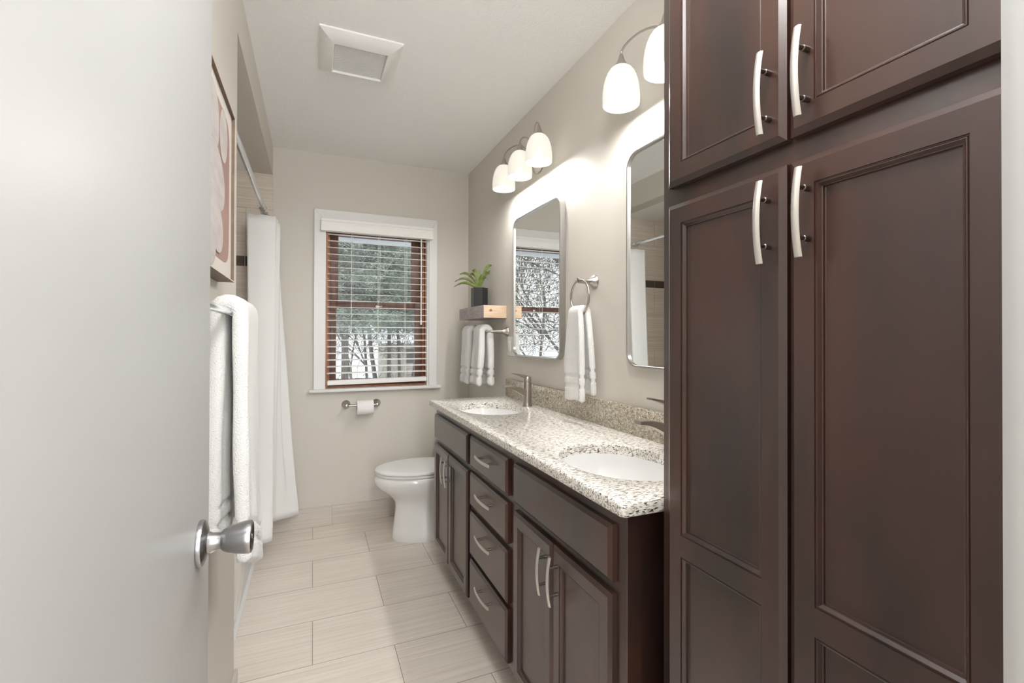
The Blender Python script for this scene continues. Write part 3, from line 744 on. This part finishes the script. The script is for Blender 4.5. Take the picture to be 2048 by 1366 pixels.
lathe(bm, [(.020, 0), (.046, 0), (.047, .001), (.047, .103), (.046, .104), (.020, .104), (.020, 0)], (.270, YB - .068, .768), 'x', 40, cap=False)
bmesh.ops.remove_doubles(bm, verts=bm.verts, dist=1e-6)
mk('paper', bm, 'paper', tp, smooth=50)
bm = bmesh.new(); lathe(bm, [(.0195, .001), (.0195, .103), (.0185, .103), (.0185, .001), (.0195, .001)], (.270, YB - .068, .768), 'x', 24, cap=False); mk('cardboard_core', bm, 'shelf_front', tp)

# ---------------------------------------------------------------- toilet
to = root('toilet', (.70, 2.95, 0), 'white toilet with closed lid between the vanity and window wall', 'toilet')
TY = 2.945
def egg(xf, xb, hw, z, n=44, xc=None, p=2.0):
    xc = xc if xc is not None else xf + (xb - xf) * .52; P = []
    for k in range(n):
        a = 2 * PI * k / n; c, s_ = math.cos(a), math.sin(a)
        ax = (xc - xf) if c < 0 else (xb - xc)
        P.append((xc + ax * math.copysign(abs(c) ** (2 / p), c), TY + hw * math.copysign(abs(s_) ** (2 / p), s_), z))
    return P
bm = bmesh.new()
loft(bm, [egg(.455, .93, .128, 0), egg(.450, .93, .132, .012), egg(.455, .93, .128, .05), egg(.464, .92, .118, .12), egg(.472, .91, .112, .19), egg(.468, .90, .118, .23),
          egg(.445, .89, .132, .262), egg(.405, .88, .153, .295), egg(.368, .87, .172, .325), egg(.347, .865, .184, .355), egg(.342, .86, .187, .375), egg(.348, .86, .184, .392), egg(.36, .85, .172, .398)])
mk('bowl', bm, 'porcelain', to, smooth=60)
bm = bmesh.new(); loft(bm, [egg(.362, .845, .172, .399), egg(.355, .85, .180, .402), egg(.352, .85, .182, .411), egg(.358, .85, .178, .416), egg(.37, .84, .168, .417)])
mk('toilet_seat', bm, 'plastic', to, smooth=50)
bm = bmesh.new(); loft(bm, [egg(.362, .85, .176, .4185), egg(.352, .855, .184, .421), egg(.350, .855, .185, .430), egg(.356, .855, .180, .437), egg(.38, .84, .16, .441), egg(.45, .80, .10, .4435)])
mk('toilet_lid', bm, 'plastic', to, smooth=50)
bm = bmesh.new(); box(bm, .835, XR - .012, TY - .21, TY + .21, .39, .74, bev=.03, seg=4); box(bm, .78, .93, TY - .10, TY + .10, .25, .40, bev=.03, seg=3)
mk('tank', bm, 'porcelain', to)
mk('tank_lid', B(.828, XR - .008, TY - .22, TY + .22, .74, .775, bev=.010, seg=3), 'porcelain', to)
bm = bmesh.new(); lathe(bm, [(.011, 0), (.011, .012), (0, .014)], (.835, TY - .15, .69), '-x', 16); tube(bm, [(.824, TY - .15, .69), (.820, TY - .09, .682)], .005, 8); mk('flush_lever', bm, 'chrome', to)

# ---------------------------------------------------------------- tub, rod, curtain
tu = root('bathtub', (-.65, 2.57, 0), 'white alcove bathtub apron behind the towel and curtain', 'bathtub')
bm = bmesh.new()
box(bm, -.345, -.297, 1.812, YB - .012, 0, .40, bev=.008); box(bm, -.998, -.345, 1.812, YB - .012, 0, .08)
box(bm, -.998, -.93, 1.812, YB - .012, .08, .40, bev=.01); box(bm, -.94, -.34, 1.812, 1.90, .08, .40, bev=.01); box(bm, -.94, -.34, YB - .1, YB - .012, .08, .40, bev=.01)
mk('tub_shell', bm, 'porcelain', tu)
bm = bmesh.new(); prism(bm, [(-.297, 0), (-.283, 0), (-.284, .004), (-.297, .012)], 'y', 1.822, YB - .015); mk('caulk_strip', bm, 'white', tu)
rd = root('curtain_rod', (-.262, 2.57, 1.972), 'straight chrome shower curtain rod across the tub alcove', 'curtain rod')
bm = bmesh.new(); tube(bm, [(-.262, 1.812, 1.968), (-.262, YB - .012, 1.968)], .0125, 16); mk('rod', bm, 'chrome', rd)
for yy, ax in ((1.8105, 'y'), (YB - .0105, '-y')):
    bm = bmesh.new(); lathe(bm, [(0, 0), (.026, 0), (.026, .006), (.017, .012), (.0145, .022), (0, .022)], (-.262, yy, 1.968), ax, 24); mk('rod_flange', bm, 'chrome', rd)
TOPP = [(-.345, 3.02), (-.275, 3.015), (-.212, 3.02), (-.198, 3.03), (-.215, 3.045), (-.335, 3.07), (-.335, 3.08), (-.205, 3.11), (-.196, 3.12), (-.22, 3.135), (-.33, 3.16), (-.33, 3.17), (-.20, 3.205), (-.192, 3.215), (-.21, 3.23), (-.30, 3.25), (-.30, 3.26), (-.20, 3.285)]
BOTP = [(-.295, 2.87), (-.25, 2.875), (-.212, 2.885), (-.199, 2.90), (-.21, 2.93), (-.26, 2.97), (-.26, 2.99), (-.222, 3.03), (-.218, 3.05), (-.23, 3.07), (-.27, 3.10), (-.27, 3.12), (-.225, 3.17), (-.20, 3.20), (-.15, 3.222), (-.115, 3.238), (-.090, 3.252), (-.077, 3.262)]
NS = 110
TP_ = cr([(a, b, 0) for a, b in TOPP], NS); BP_ = cr([(a, b, 0) for a, b in BOTP], NS)
bm = bmesh.new(); V = []
NZ = 40
for j in range(NZ + 1):
    v = j / NZ; f = (v ** 1.25)
    row = []
    for i in range(NS + 1):
        p = TP_[i] * (1 - f) + BP_[i] * f
        q = noise.noise(Vector((i * .05, v * 3, 4))) * .006
        row.append(bm.verts.new((p.x + q, p.y, 1.925 + (.002 * math.cos(i * .8)) * (1 - v) - v * (1.925 - .118))))
    V.append(row)
for j in range(NZ):
    for i in range(NS): bm.faces.new((V[j][i], V[j][i + 1], V[j + 1][i + 1], V[j + 1][i]))
cu = mk('shower_curtain', bm, 'curtain', None, (-.26, 3.15, .12), smooth=80)
sm = cu.modifiers.new('cloth', 'SOLIDIFY'); sm.thickness = .0016
tag(cu, 'white fabric shower curtain gathered at the window end of the tub', 'shower curtain')
bm = bmesh.new(); hk = []
c0 = Vector((-.262, 3.02, 1.968))
for k in range(25): a = -.5 + k / 24 * (2 * PI - .9); hk.append(c0 + Vector((.019 * math.sin(a), .002 * k / 24, .019 * math.cos(a) - .003)))
P = [c0 + Vector((.006, -.004, -.055)), c0 + Vector((-.004, -.003, -.060)), c0 + Vector((-.010, -.002, -.048)), c0 + Vector((-.012, 0, -.030))] + hk
tube(bm, cr(P, 50), .0016, 7)
lathe(bm, [(0, -.003), (.003, -.002), (.0042, 0), (.003, .002), (0, .003)], hk[-1], 'z', 10)
h0 = mk('curtain_hook', bm, 'nickel', None, tuple(c0), smooth=60)
tag(h0, 'small nickel curtain hook on the rod at the curtain top', 'curtain hook', 'shower curtain hooks')
for k in range(1, 8):
    o = h0.copy(); COL.objects.link(o); o.location = c0 + Vector((0, .033 * k, 0)); o.rotation_euler = (0, 0, .5 * math.sin(k * 2.1)); 
    tag(o, 'small nickel curtain hook on the rod at the curtain top', 'curtain hook', 'shower curtain hooks')

# ---------------------------------------------------------------- framed art on the left wall
ar = root('framed_picture', (XL, 1.23, 1.60), 'walnut framed abstract print of stacked pebble shapes above the towel bar', 'picture')
ay0, ay1, az0, az1, af = .98, 1.474, 1.382, 1.828, -.197
bm = bmesh.new()
def arect(i, x): return [(x, ay0 + i, az0 + i), (x, ay1 - i, az0 + i), (x, ay1 - i, az1 - i), (x, ay0 + i, az1 - i)]
loft(bm, [arect(0, XL + .0005), arect(0, af + .0005)], cap=False)
loft(bm, [arect(.003, af), arect(.0032, af - .009)], cap=False)
mk('picture_frame', bm, 'picframe', ar, smooth=None)
bm = bmesh.new(); loft(bm, [arect(0, af + .0005), arect(.0004, af), arect(.003, af)], cap=False); mk('frame_edge', bm, 'picedge', ar, smooth=None)
bm = bmesh.new(); box(bm, af - .012, af - .008, ay0 + .0031, ay1 - .0031, az0 + .0031, az1 - .0031); cv_ = mk('art_print', bm, 'canvas', ar)
xa = af - .008
def blob(name, m, cyy, czz, a, b, rot=0, dx=.0005, n=36, sq=2.2):
    bm = bmesh.new(); P = []
    for k in range(n):
        t = 2 * PI * k / n; u = a * math.copysign(abs(math.cos(t)) ** (2 / sq), math.cos(t)); v = b * math.copysign(abs(math.sin(t)) ** (2 / sq), math.sin(t))
        P.append((cyy + u * math.cos(rot) - v * math.sin(rot), czz + u * math.sin(rot) + v * math.cos(rot)))
    prism(bm, P, 'x', xa + dx - .0004, xa + dx); return mk(name, bm, m, cv_, smooth=None)
# rose field and stacked pebbles (y to the right, z up)
blob('rose_field', 'pink', 1.22, 1.605, .213, .185, dx=.0006, sq=8)
for i, (a, b, c, d, r) in enumerate(((1.20, 1.725, .085, .075, .1), (1.342, 1.727, .052, .064, -.1), (1.255, 1.605, .105, .066, -.3), (1.235, 1.500, .105, .060, -.35), (1.12, 1.44, .12, .05, -.1), (1.08, 1.60, .06, .08, .2))):
    blob('pebble_outline', 'ink', a, b, c + .0012, d + .0012, r, dx=.0009 + i * .0004)
    blob('pebble_shape', 'stone', a, b, c, d, r, dx=.0011 + i * .0004)

# ---------------------------------------------------------------- bases of the two added fill lamps, both out of view
hl = root('hall_fill_lamp', (.25, -1.25, ZC), 'added unseen fill lamp base on the hall ceiling behind the doorway', 'ceiling lamp')
bm = bmesh.new(); lathe(bm, [(0, 0), (.17, 0), (.17, -.02), (.15, -.03), (0, -.03)], (.25, -1.25, ZC), 'z', 32); mk('fill_lamp_base', bm, 'nickel', hl)

gl = root('room_fill_lamp', (.28, .36, ZC), 'added unseen fill lamp base over the doorway end of the bathroom', 'ceiling lamp')
bm = bmesh.new(); lathe(bm, [(0, 0), (.075, 0), (.075, -.015), (.055, -.028), (0, -.03)], (.28, .36, ZC), 'z', 32); mk('fill_lamp_base', bm, 'nickel', gl)
# ---------------------------------------------------------------- outdoors
struct('ground_snow', B(-60, 60, 3.6, 90, -.75, -.45), 'snow')
bm = bmesh.new()
box(bm, -3, 4, 3.50, 4.28, 2.10, 2.13)
for k in range(24): box(bm, -3 + k * .3, -2.992 + k * .3, 3.50, 4.28, 2.088, 2.10)
struct('roof_soffit', bm, 'soffit')
bm = bmesh.new(); box(bm, -3, 4, 4.28, 4.33, 2.05, 2.24, bev=.01); struct('roof_gutter', bm, 'white')
rnd = random.Random(11)
def branchy(bm, p, d, ln, r, depth, spread, segs=4):
    P = [p]; q = p.copy(); dd = d.copy()
    for k in range(3):
        dd = (dd + Vector((rnd.gauss(0, .10), rnd.gauss(0, .10), rnd.gauss(0, .06)))).normalized(); q = q + dd * ln / 3; P.append(q.copy())
    tube(bm, P, [r, r * .88, r * .76, r * .62], segs)
    if depth <= 0: return
    for k in range(3 if depth > 1 else 3):
        a = rnd.uniform(0, 2 * PI); side = dd.orthogonal().normalized(); side.rotate(Matrix.Rotation(a, 3, dd))
        nd = (dd * (1 - spread) + side * spread + Vector((0, 0, .12))).normalized()
        st = P[rnd.choice((1, 2, 3, 3))]
        branchy(bm, st, nd, ln * rnd.uniform(.6, .8), r * .55, depth - 1, spread)
def bare_tree(x, y, h, r, lab, depth=6, cat='tree'):
    bm = bmesh.new(); b = Vector((x, y, -.46)); branchy(bm, b, Vector((rnd.gauss(0, .06), 0, 1)).normalized(), h, r, depth, .55)
    return tag(mk('bare_tree', bm, 'bark', None, (x, y, -.46), smooth=60), lab, cat, 'leafless trees beyond the window')
spots = [(-2.6, 9.5, 2.6, .10), (-4.2, 11, 3.0, .14), (-5.4, 13.5, 3.4, .16), (-6.6, 12.2, 3.2, .13), (-7.6, 16, 3.8, .17), (-3.6, 14.6, 3.4, .13), (-9.6, 17, 4, .18), (-5.0, 18, 3.8, .15),
         (.80, 10.5, 2.2, .042), (2.0, 12.0, 2.4, .055), (2.9, 15.2, 3.0, .07), (1.5, 14.5, 2.5, .06), (2.1, 17.5, 3.2, .09)]
labs = ['bare forking tree left of the spruce seen in the far mirror', 'slim leafless tree in the snowy yard behind the house', 'dark leafless tree standing on snow beyond the window']
for i, (x, y_, h, r) in enumerate(spots): bare_tree(x, y_, h, r * (.9 if i > 7 else .42), 'leafless grey tree with fine branching twigs standing in the snow outside')
def spruce(x, y, hgt, rad, lab, n, seed, z0=-.45, lowest=.5):
    r = random.Random(seed); rt = root('spruce_tree', (x, y, z0), lab, 'tree')
    bm = bmesh.new(); tube(bm, [(x, y, z0), (x, y, z0 + hgt)], [rad * .03, .01], 8); mk('trunk', bm, 'bark', rt)
    bm = bmesh.new(); bb = bmesh.new()
    for k in range(n):
        t = r.random() ** 1.3; zz = z0 + lowest + (hgt - lowest) * t; rl = rad * (1 - t) ** .85 * r.uniform(.75, 1.05); a = r.uniform(0, 2 * PI)
        d = Vector((math.cos(a), math.sin(a), -.22)); base = Vector((x, y, zz + .12 * rl))
        tip = base + d * rl
        if k % 2 == 0: tube(bb, [base, base + d * rl * .5 + Vector((0, 0, -.02 * rl)), tip], [.018, .01, .004], 3)
        m = int(34 * (rl / rad) + 10)
        for q in range(m):
            f = .25 + .75 * q / m; p = base + d * rl * f + Vector((0, 0, -.05 * math.sin(f * 3) * rl))
            wd = (.34 * (1 - f) + .09) * rad * .30
            sd = Vector((-math.sin(a), math.cos(a), 0)); e = p + sd * r.gauss(0, wd) + Vector((0, 0, r.gauss(-.02, .04)))
            for _ in range(7):
                g = (d * r.uniform(.3, 1) + sd * r.uniform(-1, 1) + Vector((0, 0, r.uniform(-.6, .4)))).normalized(); ln = r.uniform(.04, .09)
                o_ = g.orthogonal().normalized(); o_.rotate(Matrix.Rotation(r.uniform(0, 6), 3, g)); w = ln * .10
                e2 = e + Vector((r.gauss(0, .045), r.gauss(0, .045), r.gauss(0, .025)))
                bm.faces.new([bm.verts.new(e2 - o_ * w), bm.verts.new(e2 + g * ln), bm.verts.new(e2 + o_ * w)])
    tag(mk('branches', bb, 'bark', rt, smooth=None), kind='stuff'); tag(mk('foliage', bm, 'spruce', rt, smooth=None), kind='stuff')
spruce(.55, 9.2, 7.5, 2.5, 'large blue-green spruce tree filling the upper window panes', 1000, 5, lowest=2.0)
spruce(1.9, 13.0, 8.0, 2.0, 'second spruce tree standing behind the large one at right', 260, 9, lowest=2.2)
spruce(-1.7, 14.0, 8.0, 1.9, 'spruce tree further off to the left of the large one', 240, 21, lowest=2.2)
# shrub and stump pile, cream neighbour house, tan shed
hs = root('neighbour_house', (8.5, 27, -.45), 'cream sided neighbour house with snowy roof behind the trees', 'house')
mk('house_wall', B(4.2, 13, 25, 31, -.45, 5.0), 'yellow', hs, smooth=None)
bm = bmesh.new(); prism(bm, [(24.4, 4.9), (31.6, 4.9), (28, 7.4)], 'x', 3.8, 13.4); mk('house_roof', bm, 'snow', hs, smooth=None)
for k in range(3): mk('house_window', B(5.2 + k * 2.4, 6.2 + k * 2.4, 24.97, 25.02, 3.0, 4.3), 'slot', hs)
gs = root('garden_shed', (3.4, 17.5, -.45), 'tan boarded garden shed with snow roof seen low in the window', 'shed')
bm = bmesh.new(); box(bm, 2.35, 5.2, 17.0, 19, -.45, 1.05)
for k in range(14): box(bm, 2.35 + k * .2, 2.37 + k * .2, 16.985, 17.0, -.45, 1.05)
mk('shed_wall', bm, 'tan', gs, smooth=None)
bm = bmesh.new(); prism(bm, [(16.7, 1.0), (19.3, 1.0), (18, 1.7)], 'x', 2.1, 5.4); mk('shed_roof', bm, 'snow', gs, smooth=None)
mk('shed_window', B(3.1, 3.5, 16.97, 17.0, .3, .8), 'slot', gs)
for i, (x, y_, s_) in enumerate(((.62, 8.2, .7), (1.75, 10.2, 1.25), (1.05, 8.9, .6))):
    bm = bmesh.new()
    for k in range(150):
        a = rnd.uniform(0, 2 * PI); e = rnd.uniform(.15, 1.2); d = Vector((math.cos(a) * math.cos(e), math.sin(a) * math.cos(e), math.sin(e)))
        p = Vector((x, y_, -.45)); tube(bm, [p + d * .05, p + d * s_ * rnd.uniform(.5, 1) + Vector((rnd.gauss(0, .1), rnd.gauss(0, .1), 0))], [.007, .003], 3)
    tag(mk('garden_shrub', bm, 'bark', None, (x, y_, -.45)), ('small twiggy shrub poking out of the snow at left', 'largest twiggy brown shrub in front of the shed', 'low twiggy shrub in the middle of the snow')[i], 'shrub')

# brushwood between the trunks: uncountable thin twigs
def thicket(x0, x1, y0, y1, z0, z1, n, seed, lab, ln=.5, r=.006):
    q = random.Random(seed); bm = bmesh.new()
    for k in range(n):
        p = Vector((q.uniform(x0, x1), q.uniform(y0, y1), q.uniform(z0, z1)))
        d = Vector((q.gauss(0, .6), q.gauss(0, .5), q.gauss(.35, .6))).normalized(); L_ = ln * q.uniform(.4, 1.3)
        m_ = p + d * L_ * .5 + Vector((q.gauss(0, .05), q.gauss(0, .05), q.gauss(0, .05)))
        tube(bm, [p, m_, p + d * L_ + Vector((q.gauss(0, .08), 0, q.gauss(0, .08)))], [r, r * .8, r * .4], 3)
    o = mk('brushwood', bm, 'twig', None, ((x0 + x1) / 2, (y0 + y1) / 2, z0), smooth=None)
    return tag(o, lab, 'brushwood', kind='stuff')
thicket(.0, 3.4, 10.5, 13.5, .75, 2.6, 1500, 4, 'tangle of thin bare twigs under the big spruce')
thicket(.2, 3.0, 8.5, 11.5, -.45, .35, 420, 6, 'low brown brushwood poking through the snow', .35, .005)
thicket(-10, -2.6, 11, 17, .8, 6.5, 5200, 7, 'fine grey twigs in the leafless trees seen in the far mirror', .8, .009)
